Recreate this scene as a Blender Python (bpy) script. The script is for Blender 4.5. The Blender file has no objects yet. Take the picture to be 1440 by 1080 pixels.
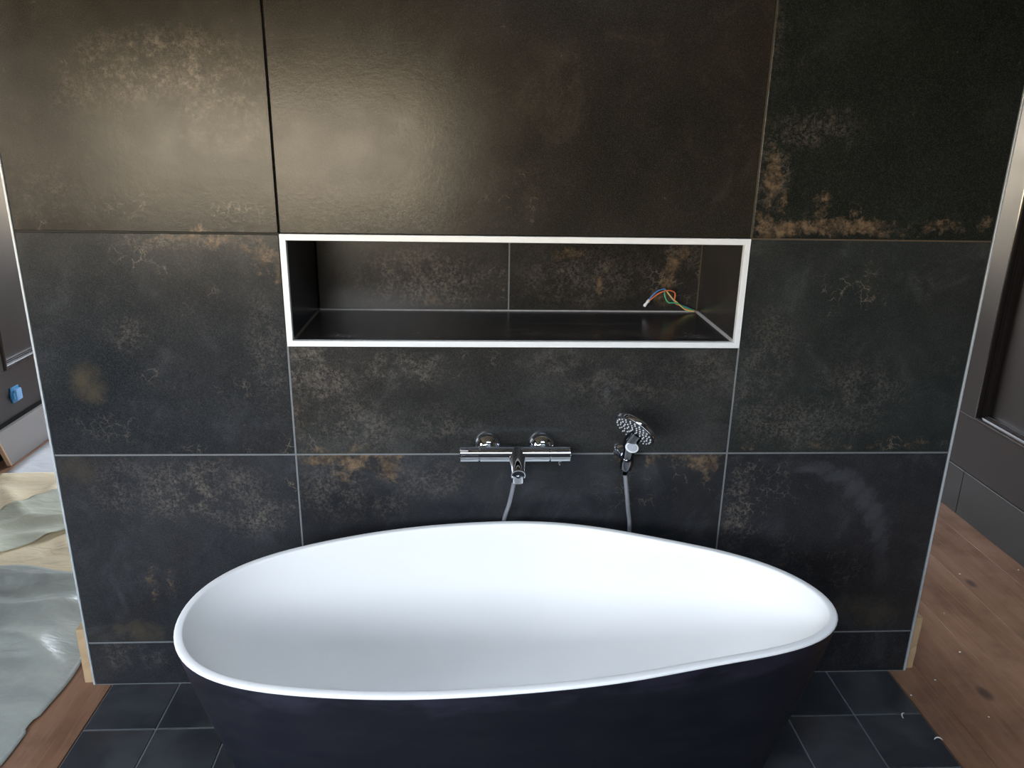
import bpy, bmesh, math, random
from mathutils import Vector, Matrix, noise

# ------------------------------------------------------------------ camera, sky, sun, exposure
scene = bpy.context.scene
C = scene.collection
cam = bpy.data.cameras.new('camera')
cam.sensor_fit = 'HORIZONTAL'
cam.sensor_width = 36.0
cam.lens = 1092.957 / 1440 * 36.0
cam.clip_start = 0.02
camo = bpy.data.objects.new('camera', cam)
C.objects.link(camo)
RX = Vector((0.99873, -0.04740, 0.01698)); UP = Vector((-0.00132, 0.31235, 0.94997)); FW = Vector((0.05033, 0.94878, -0.31189))
camo.matrix_world = Matrix(((RX.x, UP.x, -FW.x, -0.1156), (RX.y, UP.y, -FW.y, -1.9876), (RX.z, UP.z, -FW.z, 1.6043), (0, 0, 0, 1)))
scene.camera = camo

world = bpy.data.worlds.new('sky')
scene.world = world
world.use_nodes = True
wn = world.node_tree.nodes; wl = world.node_tree.links
wn.clear()
w_out = wn.new('ShaderNodeOutputWorld'); w_bg = wn.new('ShaderNodeBackground')
w_tc = wn.new('ShaderNodeTexCoord'); w_sep = wn.new('ShaderNodeSeparateXYZ'); w_rmp = wn.new('ShaderNodeValToRGB')
wl.new(w_tc.outputs['Generated'], w_sep.inputs[0]); wl.new(w_sep.outputs['Z'], w_rmp.inputs[0])
w_rmp.color_ramp.elements[0].position = 0.0; w_rmp.color_ramp.elements[0].color = (1.0, 0.85, 0.60, 1)      # hazy horizon
w_rmp.color_ramp.elements[1].position = 0.7; w_rmp.color_ramp.elements[1].color = (0.68, 0.82, 1.0, 1)
el = w_rmp.color_ramp.elements.new(0.13); el.color = (0.89, 0.94, 1.0, 1)
wl.new(w_rmp.outputs[0], w_bg.inputs[0]); w_bg.inputs[1].default_value = 22.0
wl.new(w_bg.outputs[0], w_out.inputs[0])

sun = bpy.data.lights.new('sun', 'SUN'); sun.energy = 105.0; sun.angle = 0.01; sun.color = (1.0, 0.93, 0.82)
suno = bpy.data.objects.new('sun', sun); C.objects.link(suno)
suno.rotation_euler = (0.0, math.radians(64), 0.0)       # from the right, high: no window faces it

FX0, FX1, FZ0, FZ1 = -2.3, -0.30, 1.08, 1.80              # window behind the camera
BX0, BX1, BZ0, BZ1 = -1.7, 1.3, 0.95, 2.35                # window at the far end of the room
LY0, LY1, LZ0, LZ1 = -1.90, -1.10, 1.00, 2.10              # unseen left window, added to keep the tub bright and throw shadows right
RX0, RX1, RY0, RY1 = -0.35, 1.05, -2.42, -1.80              # unseen rooflight, added to brighten the tub bottom, floor and lower wall
def portal(x0, x1, z0, z1, y, rx, rz=0.0, x=None):
    l = bpy.data.lights.new('window_portal', 'AREA'); l.shape = 'RECTANGLE'; l.size = x1 - x0; l.size_y = z1 - z0
    l.cycles.is_portal = True
    o = bpy.data.objects.new('window_portal', l); C.objects.link(o)
    o.location = ((x0 + x1) / 2, y, (z0 + z1) / 2) if x is None else (x, (x0 + x1) / 2, (z0 + z1) / 2)
    o.rotation_euler = (rx, 0, rz)
portal(FX0, FX1, FZ0, FZ1, -2.70, math.pi / 2)
portal(LY0, LY1, LZ0, LZ1, 0.0, math.pi / 2, -math.pi / 2, -2.45)
rl = bpy.data.lights.new('window_portal', 'AREA'); rl.shape = 'RECTANGLE'; rl.size = RX1 - RX0; rl.size_y = RY1 - RY0; rl.cycles.is_portal = True
rlo = bpy.data.objects.new('window_portal', rl); C.objects.link(rlo); rlo.location = ((RX0 + RX1) / 2, (RY0 + RY1) / 2, 2.76)
portal(BX0, BX1, BZ0, BZ1, 4.00, -math.pi / 2)

scene.view_settings.view_transform = 'Standard'
scene.view_settings.look = 'None'
scene.view_settings.exposure = 0.0
scene.view_settings.gamma = 1.0
scene.view_settings.use_curve_mapping = False

# ------------------------------------------------------------------ helpers
rnd = random.Random(7)

def wpos(o):
    p = Vector((0, 0, 0))
    while o is not None:
        p += o.location; o = o.parent
    return p

def obj(name, bm, mat, parent=None, origin=None, smooth=False, kind=None):
    """one mesh object from a bmesh in world coordinates; origin at its bounding-box centre"""
    if origin is None:
        lo = Vector((1e9,) * 3); hi = -lo
        for v in bm.verts:
            for i in range(3):
                lo[i] = min(lo[i], v.co[i]); hi[i] = max(hi[i], v.co[i])
        origin = (lo + hi) / 2
    origin = Vector(origin)
    bmesh.ops.translate(bm, verts=bm.verts, vec=-origin)
    bmesh.ops.recalc_face_normals(bm, faces=bm.faces)
    me = bpy.data.meshes.new(name); bm.to_mesh(me); bm.free()
    if smooth:
        for p in me.polygons: p.use_smooth = True
    if mat: me.materials.append(mat)
    o = bpy.data.objects.new(name, me); C.objects.link(o)
    if parent is not None:
        o.parent = parent; o.location = origin - wpos(parent)
    else:
        o.location = origin
    if kind: o['kind'] = kind
    return o

def auto_smooth(o, deg=35):
    me = o.data
    bm = bmesh.new(); bm.from_mesh(me)
    for e in bm.edges:
        e.smooth = not (len(e.link_faces) == 2 and e.calc_face_angle(0) > math.radians(deg))
    for f in bm.faces: f.smooth = True
    bm.to_mesh(me); bm.free()
    return o

def tag(o, label, cat, group=None):
    o['label'] = label; o['category'] = cat
    if group: o['group'] = group
    return o

def thing(name, loc, label, cat, group=None):
    o = bpy.data.objects.new(name, None); C.objects.link(o); o.location = loc
    o.empty_display_size = 0.05
    return tag(o, label, cat, group)

def box(bm, x0, x1, y0, y1, z0, z1):
    vs = [bm.verts.new((x, y, z)) for x in (x0, x1) for y in (y0, y1) for z in (z0, z1)]
    for f in ((0, 1, 3, 2), (4, 6, 7, 5), (0, 4, 5, 1), (2, 3, 7, 6), (0, 2, 6, 4), (1, 5, 7, 3)):
        bm.faces.new([vs[i] for i in f])
    return vs

def bbox(x0, x1, y0, y1, z0, z1, bev=0.0, seg=1):
    bm = bmesh.new(); box(bm, x0, x1, y0, y1, z0, z1)
    if bev: bmesh.ops.bevel(bm, geom=bm.edges[:], offset=bev, segments=seg, affect='EDGES', profile=0.5)
    return bm

def frame_basis(axis):
    a = Vector(axis).normalized()
    t = Vector((0, 0, 1)) if abs(a.z) < 0.9 else Vector((1, 0, 0))
    u = a.cross(t).normalized(); v = a.cross(u)
    return a, u, v

def lathe(bm, base, axis, prof, n=32, cap0=True, cap1=True, sx=1.0, udir=None):
    """prof: list of (distance along axis, radius)"""
    a, u, v = frame_basis(axis)
    if udir is not None:
        u = (Vector(udir) - a * Vector(udir).dot(a)).normalized(); v = a.cross(u)
    base = Vector(base); rings = []
    for t, r in prof:
        rings.append([bm.verts.new(base + a * t + u * (r * sx * math.cos(2 * math.pi * k / n)) + v * (r * math.sin(2 * math.pi * k / n))) for k in range(n)])
    for i in range(len(rings) - 1):
        for k in range(n):
            bm.faces.new((rings[i][k], rings[i][(k + 1) % n], rings[i + 1][(k + 1) % n], rings[i + 1][k]))
    if cap0: bm.faces.new(rings[0])
    if cap1: bm.faces.new(rings[-1])

def catmull(pts, m=8):
    P = [Vector(p) for p in pts]; P = [P[0] * 2 - P[1]] + P + [P[-1] * 2 - P[-2]]
    out = []
    for i in range(1, len(P) - 2):
        for k in range(m):
            t = k / m
            out.append(0.5 * ((2 * P[i]) + (P[i + 1] - P[i - 1]) * t + (2 * P[i - 1] - 5 * P[i] + 4 * P[i + 1] - P[i + 2]) * t * t + (3 * P[i] - P[i - 1] - 3 * P[i + 1] + P[i + 2]) * t ** 3))
    out.append(P[-2]); return out

def tube(bm, path, r, n=10):
    path = [Vector(p) for p in path]; rings = []; prev = None
    for i, p in enumerate(path):
        d = (path[min(i + 1, len(path) - 1)] - path[max(i - 1, 0)]).normalized()
        if prev is None:
            _, u, _ = frame_basis(d)
        else:
            u = (prev - d * prev.dot(d)).normalized()
        prev = u; v = d.cross(u)
        rr = r[i] if isinstance(r, (list, tuple)) else r
        rings.append([bm.verts.new(p + u * rr * math.cos(2 * math.pi * k / n) + v * rr * math.sin(2 * math.pi * k / n)) for k in range(n)])
    for i in range(len(rings) - 1):
        for k in range(n):
            bm.faces.new((rings[i][k], rings[i][(k + 1) % n], rings[i + 1][(k + 1) % n], rings[i + 1][k]))
    bm.faces.new(rings[0]); bm.faces.new(rings[-1])

# ------------------------------------------------------------------ materials
class NT:
    def __init__(self, name):
        self.m = bpy.data.materials.new(name); self.m.use_nodes = True
        self.n = self.m.node_tree.nodes; self.l = self.m.node_tree.links
        self.b = self.n['Principled BSDF']
    def node(self, t, **kw):
        nd = self.n.new(t)
        for k, v in kw.items(): setattr(nd, k, v)
        return nd
    def put(self, sock, v):
        if isinstance(v, bpy.types.NodeSocket): self.l.new(v, sock)
        else: sock.default_value = v
    def math(self, op, a, b=None, c=None, clamp=False):
        nd = self.node('ShaderNodeMath', operation=op, use_clamp=clamp)
        self.put(nd.inputs[0], a)
        if b is not None: self.put(nd.inputs[1], b)
        if c is not None: self.put(nd.inputs[2], c)
        return nd.outputs[0]
    def vmath(self, op, a, b=None):
        nd = self.node('ShaderNodeVectorMath', operation=op); self.put(nd.inputs[0], a)
        if b is not None: self.put(nd.inputs[1], b)
        return nd.outputs['Value'] if op == 'LENGTH' else nd.outputs['Vector']
    def noise(self, vec, scale, detail=3, rough=0.5, dist=0.0, color=False):
        nd = self.node('ShaderNodeTexNoise'); self.put(nd.inputs['Vector'], vec)
        nd.inputs['Scale'].default_value = scale; nd.inputs['Detail'].default_value = detail
        nd.inputs['Roughness'].default_value = rough; nd.inputs['Distortion'].default_value = dist
        return nd.outputs['Color' if color else 'Fac']
    def smooth(self, v, a, b, lo=0.0, hi=1.0):
        nd = self.node('ShaderNodeMapRange', interpolation_type='SMOOTHSTEP')
        self.put(nd.inputs[0], v)
        for i, q in enumerate((a, b, lo, hi)): nd.inputs[i + 1].default_value = q
        return nd.outputs[0]
    def mix(self, fac, a, b):
        nd = self.node('ShaderNodeMix', data_type='RGBA'); self.put(nd.inputs[0], fac)
        self.put(nd.inputs[6], a if isinstance(a, bpy.types.NodeSocket) else (*a, 1))
        self.put(nd.inputs[7], b if isinstance(b, bpy.types.NodeSocket) else (*b, 1))
        return nd.outputs[2]
    def bump(self, h, strength=0.2, dist=0.01):
        nd = self.node('ShaderNodeBump'); self.put(nd.inputs['Height'], h)
        nd.inputs['Strength'].default_value = strength; nd.inputs['Distance'].default_value = dist
        self.l.new(nd.outputs[0], self.b.inputs['Normal'])
    def set(self, color=None, rough=None, metal=None, spec=None, **kw):
        if color is not None: self.put(self.b.inputs['Base Color'], color if isinstance(color, bpy.types.NodeSocket) else (*color, 1))
        if rough is not None: self.put(self.b.inputs['Roughness'], rough)
        if metal is not None: self.b.inputs['Metallic'].default_value = metal
        if spec is not None: self.put(self.b.inputs['Specular IOR Level'], spec)
        for k, v in kw.items(): self.b.inputs[k].default_value = v
        return self.m
    def coord(self, kind='Object'):
        return self.node('ShaderNodeTexCoord').outputs[kind]
    def position(self):
        return self.node('ShaderNodeNewGeometry').outputs['Position']

def plain(name, color, rough=0.5, metal=0.0, var=0.12, scale=20.0, bump=0.0, spec=0.5):
    t = NT(name); p = t.position()
    n = t.noise(p, scale, 4)
    c2 = tuple(min(1, c * (1 + var)) for c in color); c1 = tuple(c * (1 - var) for c in color)
    m = t.set(t.mix(n, c1, c2), t.smooth(n, 0.2, 0.8, max(0.02, rough * 0.9), min(1, rough * 1.1)), metal, spec)
    if bump: t.bump(t.noise(p, scale * 3, 5), bump, 0.004)
    return m

TAN = (0.20, 0.135, 0.080)
def tile_mat(name, seed, blobs=(), centre=(0, 0, 0), dark=(0.0145, 0.0160, 0.0192), light=(0.0325, 0.0335, 0.0360), veins=0.25, rough=0.23, warm=0.2, flat=False):
    """oxidised-metal look stoneware: dark mottled body with rust, speckle, crackle veins and dust marks"""
    t = NT(name); P = t.coord('Object')
    S = t.vmath('ADD', P, (seed * 3.17, seed * 1.31, seed * 2.23))
    big = t.noise(S, 2.6, 6, 0.6, 0.4); mid = t.noise(S, 11.0, 6, 0.65); fine = t.noise(S, 90.0, 4, 0.7)
    warp = t.vmath('SUBTRACT', t.noise(S, 24.0, 6, 0.7, color=True), (0.5, 0.5, 0.5))
    wsc = t.node('ShaderNodeVectorMath', operation='SCALE'); t.l.new(warp, wsc.inputs[0]); wsc.inputs['Scale'].default_value = 0.075
    PW = t.vmath('ADD', P, wsc.outputs[0])
    body = t.smooth(t.math('ADD', t.math('MULTIPLY', big, 0.7), t.math('MULTIPLY', mid, 0.3)), 0.28, 0.75)
    col = t.mix(body, dark, light)
    col = t.mix(t.smooth(t.noise(t.vmath('ADD', S, (9, 4, 2)), 1.7, 3), 0.40, 0.75, 0.0, warm), col, (0.036, 0.028, 0.020))
    cloud = t.smooth(t.noise(t.vmath('ADD', S, (1, 6, 7)), 5.5, 9, 0.68, 0.7), 0.50, 0.74, 0.0, 0.42)
    col = t.mix(cloud, col, tuple(c * 2.1 for c in light))
    # fine pale grain
    grain = t.math('MULTIPLY', t.smooth(fine, 0.60, 0.78), t.smooth(mid, 0.45, 0.7, 0.10, 0.5))
    col = t.mix(grain, col, (0.10, 0.092, 0.083))
    dustg = t.noise(S, 420.0, 2, 0.5)
    col = t.mix(t.smooth(dustg, 0.50, 0.72, 0.0, 0.30), col, (0.075, 0.070, 0.064))
    col = t.mix(t.smooth(dustg, 0.30, 0.50, 0.45, 0.0), col, (0.004, 0.004, 0.004))
    masks = {}
    for kind, x, z, rx, rz, s in blobs:
        d = t.vmath('SUBTRACT', PW, (x - centre[0], z - centre[1], 0) if flat else (x - centre[0], 0, z - centre[2]))
        d = t.vmath('MULTIPLY', d, (1 / rx, 1 / rz, 0) if flat else (1 / rx, 0, 1 / rz))
        mk = t.smooth(t.vmath('LENGTH', d), 0.25, 1.15, s, 0.0)
        masks[kind] = mk if kind not in masks else t.math('MAXIMUM', masks[kind], mk)
    # crackle veins: thin lines between warped cells
    wv = t.vmath('ADD', S, (0, 0, 0))
    w2 = t.node('ShaderNodeVectorMath', operation='SCALE'); t.l.new(t.vmath('SUBTRACT', t.noise(S, 30.0, 3, 0.6, color=True), (0.5, 0.5, 0.5)), w2.inputs[0]); w2.inputs['Scale'].default_value = 0.05
    vor = t.node('ShaderNodeTexVoronoi', feature='DISTANCE_TO_EDGE'); vor.inputs['Scale'].default_value = 34.0
    t.l.new(t.vmath('ADD', wv, w2.outputs[0]), vor.inputs['Vector'])
    line = t.math('MULTIPLY', t.smooth(vor.outputs['Distance'], 0.012, 0.055, 1.0, 0.0), t.smooth(t.noise(S, 22.0, 3), 0.47, 0.60))
    vmask = t.smooth(t.noise(t.vmath('ADD', S, (3, 8, 5)), 5.0, 3), 0.60, 0.75, 0.0, veins)
    if 'worm' in masks: vmask = t.math('MAXIMUM', vmask, masks['worm'])
    if 'olive' in masks: col = t.mix(t.math('MULTIPLY', masks['olive'], t.smooth(mid, 0.3, 0.7)), col, (0.080, 0.064, 0.038))
    if 'speck' in masks:
        sp = t.math('MULTIPLY', masks['speck'], t.math('MULTIPLY', t.smooth(t.noise(S, 105.0, 5, 0.75), 0.38, 0.66), t.smooth(t.noise(S, 17.0, 6, 0.75), 0.36, 0.62)))
        col = t.mix(t.math('MULTIPLY', sp, 0.85), col, (0.17, 0.145, 0.118))
    if 'tan' in masks:
        rag = t.math('ADD', t.math('SUBTRACT', t.noise(S, 22.0, 8, 0.75, 0.6), 0.5), t.math('MULTIPLY', t.math('SUBTRACT', t.noise(S, 95.0, 4, 0.7), 0.5), 0.7))
        tm = t.smooth(t.math('ADD', masks['tan'], t.math('MULTIPLY', rag, 2.4)), 0.30, 1.25)
        tcol = t.mix(t.smooth(t.noise(S, 38.0, 6, 0.7), 0.32, 0.68), (0.050, 0.036, 0.024), TAN)
        col = t.mix(t.math('MULTIPLY', tm, 0.9), col, tcol)
    if 'dust' in masks: col = t.mix(t.math('MULTIPLY', masks['dust'], t.smooth(big, 0.2, 0.6, 0.3, 0.6)), col, (0.13, 0.135, 0.15))
    col = t.mix(t.math('MULTIPLY', t.math('MULTIPLY', line, vmask), 0.55), col, (0.20, 0.165, 0.125))
    t.set(col, t.smooth(mid, 0.2, 0.8, rough - 0.02, rough + 0.05), spec=0.27)
    t.bump(t.math('ADD', t.math('MULTIPLY', mid, 0.5), t.math('MULTIPLY', fine, 0.5)), 0.12, 0.004)
    return t.m

def wood_mat(name, c1, c2, knots=(), rough=0.5, scale=1.0):
    t = NT(name); p = t.position()
    ri = t.node('ShaderNodeObjectInfo').outputs['Random']
    cx = t.node('ShaderNodeCombineXYZ'); t.put(cx.inputs[2], t.math('MULTIPLY', ri, 17.0)); t.put(cx.inputs[1], t.math('MULTIPLY', ri, 5.0))
    q = t.vmath('ADD', p, cx.outputs[0])
    kw = None; q0 = q
    for x, y, r in knots:
        d = t.vmath('MULTIPLY', t.vmath('SUBTRACT', p, (x, y, 0)), (1.0, 0.55, 0))
        g = t.smooth(t.vmath('LENGTH', d), 0.0, r, 1.0, 0.0)
        kw = g if kw is None else t.math('MAXIMUM', kw, g)
    st = t.vmath('MULTIPLY', q, (13.0 * scale, 1.5 * scale, 6.0))
    n = t.noise(st, 1.0, 6, 0.6, 0.8); n2 = t.noise(q, 5.0, 4, 0.6); n3 = t.noise(t.vmath('MULTIPLY', q, (120, 6, 30)), 1.0, 3)
    col = t.mix(t.smooth(n, 0.3, 0.7), c1, c2)
    col = t.mix(t.smooth(n2, 0.42, 0.72, 0.0, 0.55), col, tuple(c * 0.55 for c in c1))
    col = t.mix(t.smooth(n3, 0.5, 0.75, 0, 0.25), col, tuple(min(1, c * 1.5) for c in c2))
    if kw is not None:
        col = t.mix(t.smooth(t.math('ADD', kw, t.math('MULTIPLY', n2, 0.25)), 0.60, 1.15, 0.0, 0.8), col, (0.030, 0.016, 0.014))
    t.set(col, t.smooth(n2, 0.3, 0.7, rough - 0.08, rough + 0.1))
    t.bump(n, 0.15, 0.003)
    return t.m

def chrome_mat(name, col=(0.74, 0.77, 0.82), rough=0.06):
    t = NT(name); n = t.noise(t.position(), 40.0, 3)
    return t.set(col, t.smooth(n, 0.3, 0.7, rough * 0.8, rough * 1.4), 1.0)

M = {}
M['chrome'] = chrome_mat('polished_chrome')
M['chrome_dull'] = plain('silver_hose_plastic', (0.30, 0.31, 0.34), 0.20, 0.35, 0.05, 60)
M['chrome_shaded'] = chrome_mat('chrome_painted_dark_reflection', (0.22, 0.23, 0.25), 0.12)  # shaded copy of the chrome: dark room's reflection painted into handle and cup
M['alu'] = plain('white_aluminium_profile', (0.76, 0.77, 0.76), 0.42, 0.0, 0.05, 30)
M['edge'] = plain('grey_edge_profile', (0.50, 0.53, 0.54), 0.4, 0.2, 0.2, 40)
M['grout'] = plain('grey_grout', (0.16, 0.165, 0.165), 0.9, 0, 0.3, 60, 0.2)
M['grout_light'] = plain('pale_niche_grout', (0.33, 0.32, 0.32), 0.9, 0, 0.25, 60, 0.2)
M['grout_brown'] = plain('dusty_brown_grout', (0.075, 0.058, 0.038), 0.9, 0, 0.4, 40, 0.2)
M['grout_dark'] = plain('dirty_dark_grout', (0.022, 0.019, 0.015), 0.9, 0, 0.4, 40)
M['mortar'] = plain('dark_mortar', (0.010, 0.009, 0.008), 0.95, 0, 0.3, 40)
M['panel'] = plain('dark_brown_black_lacquer', (0.034, 0.0265, 0.0235), 0.40, 0, 0.15, 6, 0.0, 0.27)
M['moulding'] = plain('dark_gloss_moulding', (0.030, 0.024, 0.022), 0.18, 0, 0.1, 6, 0.0, 0.7)
M['panel_base'] = plain('dark_base_board_lacquer', (0.030, 0.0265, 0.024), 0.45, 0, 0.25, 9)
M['dark_wall'] = plain('dark_wall_paint', (0.035, 0.033, 0.031), 0.8, 0, 0.1, 5)
M['ceiling'] = plain('ceiling_paint', (0.22, 0.215, 0.21), 0.9, 0, 0.05, 3)
M['frame_dark'] = plain('window_frame_paint', (0.03, 0.03, 0.03), 0.5)
M['tub_white'] = plain('matt_white_solid_surface', (0.875, 0.865, 0.85), 0.48, 0, 0.01, 4)
M['black'] = plain('black_rubber', (0.012, 0.012, 0.013), 0.6)
M['face'] = plain('dark_shower_face', (0.025, 0.027, 0.03), 0.3)
M['nozzle'] = plain('white_silicone_nozzle', (0.62, 0.64, 0.66), 0.5, 0, 0.1)
M['grey_plastic'] = plain('grey_plastic_button', (0.33, 0.34, 0.37), 0.35)
M['white_plastic'] = plain('white_plastic', (0.75, 0.76, 0.76), 0.35)
M['batten'] = plain('raw_pine', (0.50, 0.34, 0.19), 0.7, 0, 0.25, 14, 0.1)
M['board_grey'] = plain('grey_faced_board', (0.20, 0.178, 0.165), 0.5, 0, 0.08, 6)
M['mdf'] = plain('cut_board_edge', (0.42, 0.26, 0.16), 0.8, 0, 0.15, 40)
M['blue'] = plain('blue_translucent_plastic', (0.045, 0.20, 0.40), 0.25, 0, 0.15, 60)
M['blue_pale'] = plain('pale_blue_plastic', (0.16, 0.33, 0.55), 0.3, 0, 0.1, 60)
M['terrace'] = plain('sandy_terrace', (0.42, 0.305, 0.175), 0.9, 0, 0.15, 0.8)
M['crumb'] = plain('white_plaster_crumb', (0.75, 0.72, 0.68), 0.9)
for n_, c_ in (('wire_blue', (0.10, 0.26, 0.62)), ('wire_red', (0.78, 0.19, 0.08)), ('wire_green', (0.07, 0.45, 0.22)), ('wire_yellow', (0.80, 0.58, 0.18))):
    M[n_] = plain(n_ + '_insulation', c_, 0.4, 0, 0.05)
M['wood_floor'] = wood_mat('brown_oiled_floor_boards', (0.205, 0.098, 0.054), (0.290, 0.158, 0.094), knots=((1.439, -0.11, 0.05), (1.768, 0.486, 0.045), (1.62, -0.62, 0.04), (-1.30, -0.9, 0.04)))

def tub_shell_mat():
    t = NT('dark_navy_tub_shell'); p = t.position()
    n = t.noise(p, 3.0, 5, 0.6); s = t.noise(t.vmath('MULTIPLY', p, (6, 6, 16)), 1.0, 5, 0.7)
    sep = t.node('ShaderNodeSeparateXYZ'); t.l.new(p, sep.inputs[0])
    near = t.smooth(t.math('ADD', sep.outputs[2], t.math('MULTIPLY', t.math('SUBTRACT', s, 0.5), 0.16)), 0.515, 0.57, 0.0, 0.5)
    col = t.mix(n, (0.004, 0.0047, 0.0088), (0.007, 0.0077, 0.0145))
    col = t.mix(t.math('MULTIPLY', near, t.smooth(s, 0.35, 0.65)), col, (0.026, 0.024, 0.046))   # chalky wipe marks under the rim
    t.set(col, t.smooth(s, 0.3, 0.7, 0.42, 0.58)); return t.m
M['tub_shell'] = tub_shell_mat()

def sheet_mat(name, c1, c2, c3, rough, spec=0.5, bands=0.0):
    t = NT(name); p = t.position()
    n = t.noise(t.vmath('MULTIPLY', p, (2.0, 3.2, 1.0)), 1.6, 4, 0.55, 0.6); f = t.noise(p, 26.0, 5, 0.6)
    col = t.mix(t.smooth(n, 0.35, 0.65), c1, c2)
    col = t.mix(t.smooth(f, 0.5, 0.75, 0.0, 0.35), col, c3)
    t.set(col, rough, 0.0, spec); t.bump(t.noise(t.vmath('MULTIPLY', p, (3, 7, 3)), 3.0, 5, 0.5, 1.0), 0.35, 0.02)
    return t.m
M['plastic_sheet'] = sheet_mat('grey_green_plastic_film', (0.27, 0.285, 0.26), (0.36, 0.37, 0.33), (0.43, 0.44, 0.40), 0.38)
M['film_strip'] = sheet_mat('pale_green_plastic_film', (0.50, 0.51, 0.40), (0.57, 0.575, 0.46), (0.62, 0.62, 0.53), 0.3)
M['paper'] = sheet_mat('cream_masking_paper', (0.72, 0.59, 0.39), (0.80, 0.67, 0.46), (0.74, 0.63, 0.46), 0.6)
M['paper_white'] = sheet_mat('white_paper', (0.70, 0.70, 0.72), (0.76, 0.76, 0.78), (0.72, 0.72, 0.72), 0.6)

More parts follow.
